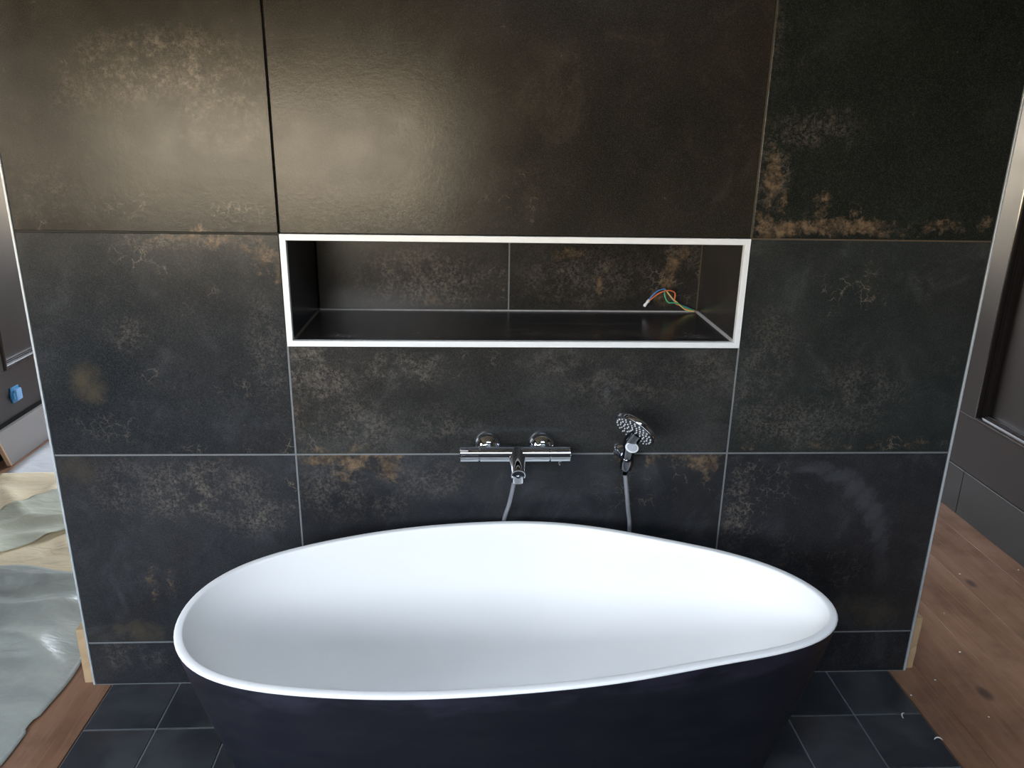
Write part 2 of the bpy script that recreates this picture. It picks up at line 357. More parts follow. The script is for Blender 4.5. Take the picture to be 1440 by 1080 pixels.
BLOBS = {
  'T3L': [('speck', -0.821, 1.719, 0.266, 0.108, 1.0), ('speck', -0.731, 1.642, 0.187, 0.121, 0.8), ('speck', -0.99, 1.669, 0.143, 0.119, 0.35), ('worm', -0.688, 1.386, 0.098, 0.055, 0.9), ('worm', -0.95, 1.417, 0.107, 0.054, 0.7), ('worm', -1.171, 1.363, 0.106, 0.032, 0.8), ('tan', -0.795, 1.351, 0.039, 0.009, 0.8), ('speck', -1.158, 1.439, 0.126, 0.107, 0.3)],
  'T3M': [('worm', -0.018, 1.429, 0.089, 0.044, 0.6), ('olive', -0.53, 1.396, 0.087, 0.132, 0.5), ('worm', -0.232, 1.379, 0.134, 0.033, 0.3), ('speck', -0.372, 1.416, 0.265, 0.088, 0.3)],
  'T3R': [('tan', 0.829, 1.366, 0.259, 0.018, 0.8), ('speck', 0.64, 1.533, 0.057, 0.131, 0.8), ('tan', 0.67, 1.437, 0.023, 0.044, 0.7), ('tan', 0.636, 1.49, 0.032, 0.099, 1.0), ('tan', 0.631, 1.375, 0.042, 0.05, 1.0), ('tan', 0.687, 1.375, 0.14, 0.032, 0.9), ('tan', 0.845, 1.381, 0.212, 0.032, 0.9), ('tan', 1.09, 1.383, 0.107, 0.027, 0.7), ('tan', 0.859, 1.413, 0.033, 0.04, 0.7), ('tan', 0.774, 1.421, 0.035, 0.056, 0.7), ('tan', 1.211, 1.399, 0.029, 0.046, 0.7), ('tan', 0.591, 1.666, 0.02, 0.125, 0.5), ('speck', 0.736, 1.619, 0.135, 0.063, 0.5), ('speck', 0.596, 1.81, 0.043, 0.119, 0.4)],
  'T2L': [('tan', -0.763, 1.329, 0.241, 0.018, 0.65), ('tan', -0.635, 1.286, 0.058, 0.081, 0.65), ('worm', -1.075, 0.829, 0.14, 0.051, 0.4), ('tan', -0.651, 1.307, 0.075, 0.036, 0.6), ('tan', -0.61, 1.263, 0.027, 0.078, 0.7), ('speck', -0.85, 1.323, 0.196, 0.027, 0.6), ('worm', -0.968, 1.286, 0.065, 0.045, 0.8), ('worm', -0.893, 1.255, 0.066, 0.018, 0.8), ('worm', -0.778, 1.179, 0.089, 0.046, 0.5), ('olive', -1.122, 0.949, 0.057, 0.062, 0.6), ('speck', -1.003, 1.085, 0.067, 0.06, 0.5), ('worm', -0.943, 0.989, 0.057, 0.049, 0.6), ('worm', -0.746, 0.94, 0.093, 0.037, 0.5), ('worm', -0.82, 0.763, 0.143, 0.021, 0.7), ('worm', -0.619, 0.766, 0.036, 0.04, 0.8), ('speck', -0.646, 1.029, 0.069, 0.199, 0.35)],
  'T2M': [('tan', -0.475, 0.761, 0.169, 0.032, 0.5), ('tan', -0.585, 0.849, 0.033, 0.104, 0.5), ('speck', -0.203, 0.828, 0.146, 0.079, 0.4), ('speck', 0.299, 0.951, 0.22, 0.103, 0.35), ('speck', -0.538, 0.99, 0.14, 0.125, 0.8), ('speck', -0.314, 0.99, 0.141, 0.062, 0.8), ('worm', -0.567, 0.828, 0.06, 0.091, 1.0), ('worm', -0.068, 1.03, 0.118, 0.025, 0.7), ('speck', -0.434, 0.828, 0.144, 0.105, 0.6), ('speck', 0.103, 1.011, 0.096, 0.063, 0.4), ('speck', 0.53, 0.992, 0.098, 0.102, 0.4), ('tan', -0.578, 0.818, 0.024, 0.065, 0.5), ('worm', -0.487, 0.91, 0.118, 0.102, 0.5)],
  'T2R': [('speck', 0.809, 0.826, 0.153, 0.108, 0.6), ('speck', 0.682, 1.033, 0.098, 0.153, 0.5), ('tan', 0.961, 0.766, 0.233, 0.014, 0.5), ('worm', 0.891, 1.21, 0.121, 0.084, 0.9), ('worm', 1.062, 1.23, 0.061, 0.036, 0.6), ('tan', 0.944, 1.239, 0.072, 0.096, 0.3), ('speck', 0.938, 0.911, 0.177, 0.133, 0.5), ('worm', 1.094, 0.772, 0.156, 0.027, 1.0), ('tan', 1.136, 0.774, 0.104, 0.019, 0.6), ('speck', 0.657, 0.911, 0.075, 0.186, 0.5), ('tan', 0.857, 0.772, 0.064, 0.022, 0.5), ('worm', 0.697, 0.827, 0.051, 0.067, 0.7), ('tan', 0.659, 0.76, 0.031, 0.016, 0.6)],
  'T1L': [('speck', -0.871, 0.639, 0.218, 0.11, 0.9), ('speck', -0.722, 0.572, 0.123, 0.084, 0.8), ('speck', -1.063, 0.64, 0.12, 0.137, 0.4), ('worm', -0.619, 0.638, 0.037, 0.083, 0.9), ('tan', -1.032, 0.348, 0.025, 0.089, 0.5), ('tan', -0.981, 0.359, 0.017, 0.065, 0.5), ('olive', -1.104, 0.181, 0.153, 0.046, 0.6), ('olive', -1.186, 0.705, 0.071, 0.053, 0.3)],
  'T1M': [('tan', -0.438, 0.742, 0.231, 0.024, 0.95), ('tan', 0.474, 0.739, 0.178, 0.014, 0.75), ('tan', -0.351, 0.712, 0.049, 0.059, 0.8), ('tan', 0.553, 0.719, 0.041, 0.066, 0.8), ('speck', -0.501, 0.637, 0.123, 0.111, 0.6), ('worm', 0.36, 0.632, 0.154, 0.085, 0.5), ('tan', -0.535, 0.728, 0.073, 0.021, 1.0), ('tan', -0.439, 0.719, 0.061, 0.032, 1.0), ('tan', -0.352, 0.701, 0.039, 0.06, 1.0), ('tan', -0.48, 0.68, 0.049, 0.033, 0.6), ('tan', 0.526, 0.719, 0.064, 0.038, 1.0), ('tan', 0.297, 0.731, 0.02, 0.016, 1.0), ('tan', 0.376, 0.726, 0.018, 0.025, 1.0), ('tan', 0.434, 0.737, 0.076, 0.011, 0.6), ('speck', -0.244, 0.679, 0.149, 0.082, 0.5), ('worm', 0.479, 0.675, 0.102, 0.056, 0.6), ('worm', 0.578, 0.608, 0.031, 0.057, 0.8), ('speck', -0.405, 0.592, 0.149, 0.056, 0.4)],
  'T1R': [('speck', 0.646, 0.562, 0.058, 0.16, 0.7), ('worm', 0.682, 0.697, 0.155, 0.056, 0.6), ('worm', 0.677, 0.562, 0.066, 0.116, 1.0), ('worm', 0.773, 0.629, 0.104, 0.042, 0.6), ('worm', 0.818, 0.444, 0.081, 0.06, 0.5), ('dust', 0.868, 0.696, 0.068, 0.025, 0.35), ('dust', 0.934, 0.673, 0.063, 0.028, 0.4), ('dust', 0.988, 0.637, 0.047, 0.04, 0.4), ('dust', 1.025, 0.6, 0.037, 0.052, 0.42), ('dust', 1.054, 0.554, 0.032, 0.058, 0.4), ('dust', 1.08, 0.5, 0.03, 0.065, 0.35), ('dust', 1.1, 0.436, 0.027, 0.072, 0.3), ('dust', 1.111, 0.368, 0.027, 0.074, 0.2), ('worm', 0.958, 0.37, 0.109, 0.077, 0.6), ('olive', 1.069, 0.22, 0.168, 0.064, 0.5), ('speck', 0.778, 0.42, 0.108, 0.06, 0.4)],
  'T0L': [('speck', -1.165, 0.108, 0.051, 0.063, 0.5), ('speck', -1.064, 0.093, 0.052, 0.047, 0.4)],
  'NBL': [('speck', -0.256, 1.172, 0.297, 0.11, 0.9), ('tan', -0.231, 1.095, 0.049, 0.022, 0.7), ('worm', -0.04, 1.151, 0.041, 0.083, 1.0), ('worm', -0.17, 1.128, 0.081, 0.055, 0.7), ('speck', -0.342, 1.149, 0.162, 0.083, 0.4)],
  'NBR': [('tan', 0.529, 1.248, 0.027, 0.038, 0.9), ('tan', 0.509, 1.217, 0.025, 0.038, 0.9), ('tan', 0.483, 1.16, 0.028, 0.039, 0.9), ('tan', 0.458, 1.111, 0.033, 0.028, 0.8), ('speck', 0.222, 1.176, 0.248, 0.111, 0.6), ('worm', 0.486, 1.178, 0.111, 0.097, 0.9), ('tan', 0.175, 1.249, 0.068, 0.022, 0.7), ('tan', 0.278, 1.143, 0.022, 0.05, 0.8), ('tan', 0.495, 1.2, 0.033, 0.083, 0.9), ('tan', 0.479, 1.122, 0.05, 0.042, 0.8), ('worm', 0.553, 1.178, 0.069, 0.098, 1.0), ('speck', 0.525, 1.244, 0.083, 0.055, 0.7)],
}

BLOBS['NF'] = [('dust', -0.46, 0.05, 0.05, 0.02, 0.7), ('worm', -0.45, 0.06, 0.09, 0.04, 0.9), ('worm', 0.48, 0.08, 0.10, 0.05, 0.9), ('dust', 0.50, 0.06, 0.06, 0.02, 0.6), ('speck', 0.1, 0.1, 0.5, 0.06, 0.5), ('dust', 0.20, 0.20, 0.25, 0.012, 0.35)]
# ------------------------------------------------------------------ room shell
XL, XR, YF, YB, ZC = -2.40, 2.05, -2.70, 4.00, 2.75

def structure(name, bm, mat):
    return obj(name, bm, mat, kind='structure')

bm = bmesh.new()
def window_wall(y0, y1, x0, x1, z0, z1):
    b = bmesh.new()
    box(b, XL - 0.2, x0, y0, y1, 0, ZC); box(b, x1, XR + 0.2, y0, y1, 0, ZC)
    box(b, x0, x1, y0, y1, 0, z0); box(b, x0, x1, y0, y1, z1, ZC)
    return b
bm.free()
wall_front = structure('wall_front', window_wall(YF - 0.2, YF, FX0, FX1, FZ0, FZ1), M['dark_wall'])
wall_back = structure('wall_back', window_wall(YB, YB + 0.2, BX0, BX1, BZ0, BZ1), M['dark_wall'])
for i, (x0, x1, z0, z1, y) in enumerate(((FX0, FX1, FZ0, FZ1, YF - 0.10), (BX0, BX1, BZ0, BZ1, YB + 0.10))):
    b = bmesh.new(); w = 0.045
    box(b, x0, x0 + w, y - 0.03, y + 0.03, z0, z1); box(b, x1 - w, x1, y - 0.03, y + 0.03, z0, z1)
    box(b, x0 + w, x1 - w, y - 0.03, y + 0.03, z0, z0 + w); box(b, x0 + w, x1 - w, y - 0.03, y + 0.03, z1 - w, z1)
    structure('window_%d' % (i + 1), b, M['frame_dark'])
b = bmesh.new()
box(b, XL - 0.2, RX0, YF - 0.2, YB + 0.2, ZC, ZC + 0.12); box(b, RX1, XR + 0.2, YF - 0.2, YB + 0.2, ZC, ZC + 0.12)
box(b, RX0, RX1, YF - 0.2, RY0, ZC, ZC + 0.12); box(b, RX0, RX1, RY1, YB + 0.2, ZC, ZC + 0.12)
structure('ceiling', b, M['ceiling'])
b = bmesh.new(); w = 0.04; z = ZC + 0.09
box(b, RX0, RX0 + w, RY0, RY1, z - 0.03, z + 0.03); box(b, RX1 - w, RX1, RY0, RY1, z - 0.03, z + 0.03)
box(b, RX0 + w, RX1 - w, RY0, RY0 + w, z - 0.03, z + 0.03); box(b, RX0 + w, RX1 - w, RY1 - w, RY1, z - 0.03, z + 0.03)
structure('window_4', b, M['frame_dark'])  # frame of the rooflight added for extra light from above
ground = obj('ground', bbox(-30, 30, -30, 30, -0.45, -0.35), M['terrace'], kind='structure')

b = bmesh.new(); w = 0.045; x = XL - 0.14
box(b, x - 0.03, x + 0.03, LY0, LY0 + w, LZ0, LZ1); box(b, x - 0.03, x + 0.03, LY1 - w, LY1, LZ0, LZ1)
box(b, x - 0.03, x + 0.03, LY0 + w, LY1 - w, LZ0, LZ0 + w); box(b, x - 0.03, x + 0.03, LY0 + w, LY1 - w, LZ1 - w, LZ1)
structure('window_3', b, M['frame_dark'])  # frame of the added left window
# floor: sub-floor, boards, tiles
floor = structure('floor', bbox(XL - 0.2, XR + 0.2, YF - 0.2, YB + 0.2, -0.12, -0.022), M['mortar'])
TX, TY0, TS = 1.195, 0.012, 0.2
ty = [0.012, -0.188] + [-0.188 - 0.2 * k for k in range(1, 7)]
TEND = ty[-1]
tile_floor_mat = None
t = NT('slate_floor_tile'); pp = t.position(); ri = t.node('ShaderNodeObjectInfo').outputs['Random']
cx = t.node('ShaderNodeCombineXYZ'); [t.put(cx.inputs[i], t.math('MULTIPLY', ri, 13.0 + 7 * i)) for i in range(3)]
q = t.vmath('ADD', pp, cx.outputs[0])
n1 = t.noise(q, 4.5, 6, 0.62, 0.5); n2 = t.noise(q, 60, 4, 0.6); n3 = t.noise(t.vmath('ADD', q, (5, 5, 5)), 3.0, 3)
col = t.mix(t.smooth(n1, 0.35, 0.68), (0.020, 0.0225, 0.0265), (0.050, 0.052, 0.056))
col = t.mix(t.smooth(n3, 0.5, 0.72, 0, 0.5), col, (0.042, 0.031, 0.027))
col = t.mix(t.smooth(n2, 0.62, 0.78, 0, 0.5), col, (0.07, 0.07, 0.07))
t.set(col, t.smooth(n1, 0.3, 0.7, 0.42, 0.55)); t.bump(n1, 0.2, 0.006)
M['floor_tile'] = t.m
obj('floor_grout', bbox(-TX, TX, TEND, 0.011, -0.0215, -0.0025), M['grout'], floor)
g = 0.0022
proto = {}
def shared(name, key, bm_fn, mat, parent, centre):
    """alike pieces share their mesh data"""
    if key not in proto:
        o = obj(name, bm_fn(), mat, parent, origin=(0, 0, 0)); proto[key] = o
    else:
        o = proto[key].copy(); C.objects.link(o); o.parent = parent
    o.location = Vector(centre) - wpos(parent)
    return o
for r in range(len(ty) - 1):
    d = ty[r] - ty[r + 1]
    for c in range(12):
        x0 = -TX + c * (2 * TX / 12); wd = 2 * TX / 12
        shared('floor_tile', ('ft', round(d, 3)), lambda: bbox(-wd / 2 + g, wd / 2 - g, -d / 2 + g, d / 2 - g, -0.012, 0.0, 0.0012), M['floor_tile'], floor,
               (x0 + wd / 2, ty[r] - d / 2, 0.0))
# boards run front to back; kept to the edge of the tile field, cut at the tiles in the middle
edges_r = [TX + 0.003, 1.292, 1.512, 1.732, 1.952, XR + 0.06]
edges_l = [-(TX + 0.003), -1.36, -1.58, -1.80, -2.02, -2.24, XL - 0.06]
edges_m = [-TX + 0.0, -0.976, -0.756, -0.536, -0.316, -0.096, 0.124, 0.344, 0.564, 0.784, 1.004, TX]
def board(x0, x1, y0, y1):
    e = 0.0003
    shared('floor_board', ('fb', round(x1 - x0, 3), round(y1 - y0, 3)),
           lambda: bbox(-(x1 - x0) / 2 + e, (x1 - x0) / 2 - e, -(y1 - y0) / 2, (y1 - y0) / 2, -0.018, 0.0, 0.0004), M['wood_floor'], floor,
           ((x0 + x1) / 2, (y0 + y1) / 2, 0.0))
for E_ in (edges_r, edges_l):
    for a_, b_ in zip(E_, E_[1:]): board(min(a_, b_), max(a_, b_), YF + 0.001, YB - 0.001)
for a_, b_ in zip(edges_m, edges_m[1:]):
    board(a_, b_, 0.45, YB - 0.001); board(a_, b_, YF + 0.001, TEND - 0.003)

# ------------------------------------------------------------------ panelled side walls
PROF = [(0.0, 0.0), (0.0, -0.007), (0.004, -0.010), (0.011, -0.010), (0.015, -0.005), (0.016, 0.006), (0.021, 0.006), (0.022, 0.013), (0.027, 0.014), (0.028, 0.021), (0.032, 0.022), (0.034, 0.040)]
def moulding(side, xs, y0, y1, z0, z1):
    """mitred stepped moulding round a recessed panel; side = +1 right wall, -1 left wall"""
    b = bmesh.new(); rings = []
    for u, h in PROF:
        x = xs + side * h
        rings.append([b.verts.new((x, y, z)) for y, z in ((y0 + u, z0 + u), (y1 - u, z0 + u), (y1 - u, z1 - u), (y0 + u, z1 - u))])
    back = [b.verts.new((xs + side * 0.048, y, z)) for y, z in ((y0, z0), (y1, z0), (y1, z1), (y0, z1))]
    rings.append([b.verts.new((xs + side * 0.048, v.co.y, v.co.z)) for v in rings[-1]]); rings.append(back); rings.append(rings[0])
    for i in range(len(rings) - 1):
        for k in range(4):
            b.faces.new((rings[i][k], rings[i][(k + 1) % 4], rings[i + 1][(k + 1) % 4], rings[i + 1][k]))
    return b

def panel_wall(name, side, xs, zbase, zmould, panels, joints, base=True, hole=None):
    x_in, x_out = xs, xs + side * 0.05
    lo, hi = min(x_in, x_out), max(x_in, x_out)
    wx0, wx1 = sorted((x_out, x_out + side * 0.15))
    if hole:
        b = bmesh.new(); h0, h1, hz0, hz1 = hole
        box(b, wx0, wx1, YF, h0, 0, ZC); box(b, wx0, wx1, h1, YB, 0, ZC); box(b, wx0, wx1, h0, h1, 0, hz0); box(b, wx0, wx1, h0, h1, hz1, ZC)
        panels = sorted(panels + [(h0, h1)])
    else:
        b = bbox(wx0, wx1, YF, YB, 0, ZC)
    w = structure(name, b, M['panel'])
    ztop = 2.30
    ys = [YF + 0.001] + [v for p in panels for v in p] + [YB - 0.001]
    for a, b_ in zip(ys[0::2], ys[1::2]):
        obj('stile', bbox(lo, hi, a, b_, zmould, ztop, 0.0008), M['panel'], w)
    obj('rail', bbox(lo, hi, YF + 0.001, YB - 0.001, zbase + 0.003, zmould - 0.0005, 0.0012), M['panel'], w)
    obj('rail', bbox(lo, hi, YF + 0.001, YB - 0.001, ztop + 0.0005, ZC - 0.001, 0.0012), M['panel'], w)
    if hole:
        obj('sill_panel', bbox(lo, hi, h0 + 0.001, h1 - 0.001, zmould, hz0), M['panel'], w)
        obj('lintel_panel', bbox(lo, hi, h0 + 0.001, h1 - 0.001, hz1, ztop), M['panel'], w)
    for a, b_ in panels:
        if hole and a == hole[0]: continue
        obj('panel_moulding', moulding(side, xs, a, b_, zmould, ztop), M['moulding'], w)
        px0, px1 = xs + side * 0.036, xs + side * 0.0495
        obj('panel', bbox(min(px0, px1), max(px0, px1), a + 0.034, b_ - 0.034, zmould + 0.034, ztop - 0.034), M['panel'], w)
    if base:
        js = [YF + 0.001] + joints + [YB - 0.001]
        for a, b_ in zip(js, js[1:]):
            x2 = xs - side * 0.003
            obj('base_board', bbox(min(x2, x_out), max(x2, x_out), a + 0.001, b_ - 0.001, 0.0, zbase, 0.0015), M['panel_base'], w)
    return w
wall_right = panel_wall('wall_right', 1, XR, 0.205, 0.447, [(-1.6, -0.45), (-0.2, 1.05), (1.75, 3.2)], [-1.4, -0.2, 0.55, 1.046, 2.3])
wall_left = panel_wall('wall_left', -1, XL, 0.197, 0.440, [(0.25, 1.45), (1.752, 3.5)], [], base=False, hole=(LY0, LY1, LZ0, LZ1))
obj('recess_back', bbox(XL - 0.0498, XL - 0.045, YF + 0.001, YB - 0.001, 0.0, 0.197), M['mortar'], wall_left)  # shade of the void below the rail put in as near-black colour

# ------------------------------------------------------------------ tiled partition with niche
PW, PD, PTOP = 1.25, 0.44, 2.543
NX, NZ0, NZ1, ND = 0.6, 1.054, 1.345, 0.3645          # niche opening (outside of the metal frame), depth of its back face
FWD = 0.0155                                          # width of the frame bars
CY = 0.011                                            # front of the core behind the tiles
b = bmesh.new()
sx = PW - 0.0125
box(b, -sx, -NX - 0.004, CY, PD, 0, PTOP); box(b, NX + 0.004, sx, CY, PD, 0, PTOP)
box(b, -NX - 0.004, NX + 0.004, CY, PD, 0, NZ0 - 0.004); box(b, -NX - 0.004, NX + 0.004, CY, PD, NZ1 + 0.004, PTOP)
box(b, -NX - 0.004, NX + 0.004, ND + 0.011, PD, NZ0 - 0.004, NZ1 + 0.004)
part = structure('wall_partition', b, M['mortar'])

ROWS = [0.0, 0.147, 0.746, 1.345, 1.944, PTOP]
COLS = [(-PW + 0.006, -NX), (-NX, NX), (NX, PW - 0.006)]
J = 0.0024
seed = 1
TONES = {'T3M': dict(dark=(0.0125, 0.0110, 0.0085), light=(0.0250, 0.0210, 0.0155), warm=0.3), 'T3L': dict(dark=(0.0110, 0.0105, 0.0088), light=(0.029, 0.0250, 0.0190), warm=0.3),
         'T3R': dict(dark=(0.0080, 0.0105, 0.0088), light=(0.0145, 0.0175, 0.0145), veins=0.15, warm=0.1), 'T2R': dict(dark=(0.0150, 0.0182, 0.0175), light=(0.033, 0.0365, 0.0340)),
         'T2M': dict(dark=(0.0165, 0.0170, 0.0165), light=(0.036, 0.0360, 0.0335)), 'T2L': dict(dark=(0.0120, 0.0148, 0.0175), light=(0.0270, 0.0292, 0.0310)),
         'NF': dict(dark=(0.0120, 0.0105, 0.0105), light=(0.026, 0.0235, 0.0235), flat=True), 'NBL': dict(dark=(0.0150, 0.0142, 0.0135), light=(0.034, 0.0310, 0.0280)),
         'NBR': dict(dark=(0.0150, 0.0142, 0.0130), light=(0.036, 0.0320, 0.0280)), 'NR': dict(dark=(0.0180, 0.0160, 0.0152), light=(0.034, 0.0300, 0.0280))}
def wall_tile(x0, x1, y0, y1, z0, z1, key, bev=0.0012):
    global seed
    seed += 1
    c = ((x0 + x1) / 2, (y0 + y1) / 2, (z0 + z1) / 2)
    m = tile_mat('stoneware_' + str(seed), seed, BLOBS.get(key, ()), c, **TONES.get(key, {}))
    return obj('wall_tile', bbox(x0, x1, y0, y1, z0, z1, bev), m, part)
for r in range(5):
    for ci, (x0, x1) in enumerate(COLS):
        z0, z1 = ROWS[r], ROWS[r + 1]
        if r == 2 and ci == 1: z1 = NZ0
        wall_tile(x0 + J, x1 - J, 0.0, CY - 0.0005, z0 + (J if r else 0.002), z1 - J, 'T%d%s' % (r, 'LMR'[ci]))
# niche lining
NI = NX - FWD; nz0 = NZ0 + FWD; nz1 = NZ1 - FWD
wall_tile(-NI + J, -0.006 - J, ND, ND + 0.0105, nz0 + 0.003, nz1 - 0.002, 'NBL')
wall_tile(-0.006 + J, NI - J, ND, ND + 0.0105, nz0 + 0.003, nz1 - 0.002, 'NBR')
wall_tile(-NI, NI, 0.010, ND - 0.004, nz0 - 0.010, nz0, 'NF')
wall_tile(-NI, NI, 0.010, ND - 0.004, nz1, nz1 + 0.010, 'NC')
wall_tile(-NI - 0.010, -NI, 0.010, ND - 0.001, nz0 + 0.002, nz1 - 0.002, 'NL')
wall_tile(NI, NI + 0.010, 0.010, ND - 0.001, nz0 + 0.002, nz1 - 0.002, 'NR')
# grout
gy0, gy1 = 0.0012, CY - 0.0002
def grout(x0, x1, z0, z1, m='grout', y0=gy0, y1=gy1): return obj('grout_line', bbox(x0, x1, y0, y1, z0, z1), M[m], part)
for z in (0.147, 0.746): grout(-PW + 0.006, PW - 0.006, z - J, z + J)
grout(-PW + 0.006, -NX, NZ1 - J, NZ1 + J, 'grout_dark', 0.0012); grout(NX, PW - 0.006, NZ1 - J, NZ1 + J, 'grout_brown', 0.003)
for s in (-1, 1):
    for z0, z1 in ((0.002, 0.147 - J), (0.147 + J, 0.746 - J), (0.746 + J, NZ0)):
        grout(s * NX - J, s * NX + J, z0, z1)
grout(NX - J, NX + J, NZ1 + J, 1.944, 'grout_brown', 0.003)
grout(-0.006 - J, -0.006 + J, nz0 + 0.003, nz1 - 0.002, 'grout', ND + 0.001, ND + 0.0105)
obj('grout_line', bbox(-NI, NI, ND - 0.004, ND + 0.002, nz0 - 0.006, nz0 + 0.0036), M['grout_light'], part)
b = bmesh.new(); vs = [b.verts.new(v) for v in ((NI - 0.007, 0.012, nz0 + 0.0004), (NI - 0.001, 0.012, nz0 + 0.0004), (NI - 0.0005, 0.012, nz0 + 0.006), (NI - 0.007, ND - 0.004, nz0 + 0.0004), (NI - 0.001, ND - 0.004, nz0 + 0.0004), (NI - 0.0005, ND - 0.004, nz0 + 0.006))]
for f in ((0, 1, 2), (3, 5, 4), (0, 3, 4, 1), (1, 4, 5, 2), (2, 5, 3, 0)): b.faces.new([vs[i] for i in f])
obj('grout_line', b, M['grout_light'], part)
b = bmesh.new(); vs = [b.verts.new(v) for v in ((-NI + 0.005, 0.012, nz0 + 0.0004), (-NI + 0.001, 0.012, nz0 + 0.0004), (-NI + 0.0005, 0.012, nz0 + 0.005), (-NI + 0.005, ND - 0.004, nz0 + 0.0004), (-NI + 0.001, ND - 0.004, nz0 + 0.0004), (-NI + 0.0005, ND - 0.004, nz0 + 0.005))]
for f in ((0, 1, 2), (3, 5, 4), (0, 3, 4, 1), (1, 4, 5, 2), (2, 5, 3, 0)): b.faces.new([vs[i] for i in f])
obj('grout_line', b, M['grout_brown'], part)
obj('grout_line', bbox(NI - 0.004, NI - 0.0005, ND - 0.003, ND + 0.0005, nz0 + 0.004, nz1 - 0.002), M['grout_brown'], part)
obj('grout_line', bbox(-PW + 0.006, PW - 0.006, 0.0, 0.0045, -0.002, 0.0022), M['grout'], part)
# metal profiles on both outer corners
for s in (-1, 1):
    obj('edge_profile', bbox(min(s * (PW - 0.006), s * PW), max(s * (PW - 0.006), s * PW), -0.0008, PD, 0.0, PTOP, 0.001), M['edge'], part)

# ------------------------------------------------------------------ niche frame
nf = thing('niche_frame', (0, 0, NZ0), 'thin white metal frame edging the long wall niche', 'frame')
def bar(pts):
    b = bmesh.new()
    a = [b.verts.new((x, -0.003, z)) for x, z in pts]; c = [b.verts.new((x, 0.0125, z)) for x, z in pts]
    b.faces.new(a); b.faces.new(c[::-1])
    for k in range(4): b.faces.new((a[k], c[k], c[(k + 1) % 4], a[(k + 1) % 4]))
    bmesh.ops.bevel(b, geom=b.edges[:], offset=0.0006, segments=1, affect='EDGES')
    return b
o4 = ((-NX, NZ0), (NX, NZ0), (NX, NZ1), (-NX, NZ1)); i4 = ((-NI, nz0), (NI, nz0), (NI, nz1), (-NI, nz1))
for k in range(4):
    obj('frame_bar', bar((o4[k], o4[(k + 1) % 4], i4[(k + 1) % 4], i4[k])), M['alu'], nf)

# ------------------------------------------------------------------ bathtub
FXC = [-0.0373, -0.6607, -0.1492, 0.0016, 0.0079, -0.0396, -0.0324, -0.0011, 0.0079, -0.0033, -0.0108, -0.0027, 0.0046, 0.0021, -0.0022]
FYC = [-0.4267, -0.0937, 0.3597, -0.0276, 0.0055, -0.0167, 0.0310, -0.0001, 0.0028, -0.0108, 0.0063, 0.0022, 0.0005, -0.0036, 0.0011]
TZ = 0.57
def rim_pt(t):
    x, y = FXC[0], FYC[0]
    for k in range(1, 8):
        x += FXC[2 * k - 1] * math.cos(k * t) + FXC[2 * k] * math.sin(k * t)
        y += FYC[2 * k - 1] * math.cos(k * t) + FYC[2 * k] * math.sin(k * t)
    return Vector((x, y))
NR = 160
RIM = [rim_pt(2 * math.pi * k / NR) for k in range(NR)]
NRM = []
for k in range(NR):
    d = (RIM[(k + 1) % NR] - RIM[k - 1]).normalized(); n_ = Vector((d.y, -d.x))
    if n_.dot(RIM[k] - Vector((-0.02, -0.4))) < 0: n_ = -n_
    NRM.append(n_)
TC = Vector((-0.02, -0.41))
def ring(b, off, z, sc=1.0, cc=TC):
    return [b.verts.new((*(cc + (RIM[k] - NRM[k] * off - cc) * sc), z)) for k in range(NR)]
def skin(b, rings, close=True):
    for i in range(len(rings) - 1):
        for k in range(NR):
            b.faces.new((rings[i][k], rings[i][(k + 1) % NR], rings[i + 1][(k + 1) % NR], rings[i + 1][k]))
tub = thing('bathtub', (TC.x, TC.y, 0), 'free-standing egg-shaped bathtub, white inside and dark navy outside', 'bathtub')
b = bmesh.new(); R_ = []
for s in [i / 14 for i in range(15)]:
    z = s * (TZ - 0.006)
    sc = 0.785 + 0.215 * (1 - (1 - s) ** 1.08)
    if s == 0: R_.append(ring(b, 0.012, 0.0, 0.785)); z = 0.012
    R_.append(ring(b, 0.0, z, sc))
skin(b, R_); b.faces.new(R_[0])
shell = obj('shell', b, M['tub_shell'], tub); auto_smooth(shell, 40)
shell['label'] = 'dark navy outer shell of the tub'
b = bmesh.new(); R_ = []
R_.append(ring(b, 0.0005, TZ - 0.007)); R_.append(ring(b, 0.0, TZ - 0.0035)); R_.append(ring(b, 0.0015, TZ - 0.0008)); R_.append(ring(b, 0.004, TZ))
R_.append(ring(b, 0.016, TZ)); R_.append(ring(b, 0.0185, TZ - 0.001)); R_.append(ring(b, 0.020, TZ - 0.005))
TC2 = Vector((-0.01, -0.41))
for i in range(1, 25):                      # bowl: steep below the rim, rolling into the bottom
    a = i / 24
    s_ = math.sin(a * math.pi / 2)
    z = (TZ - 0.005) - (TZ - 0.005 - 0.135) * s_
    sc = 1 - 0.19 * s_ - 0.27 * (1 - (1 - s_ ** 3.2) ** (1 / 2.4)) - 0.05 * a
    R_.append(ring(b, 0.020, z, sc, TC2))
skin(b, R_); b.faces.new(R_[-1])
basin = obj('basin', b, M['tub_white'], tub); auto_smooth(basin, 50)
basin['label'] = 'matt white basin and rim of the tub'

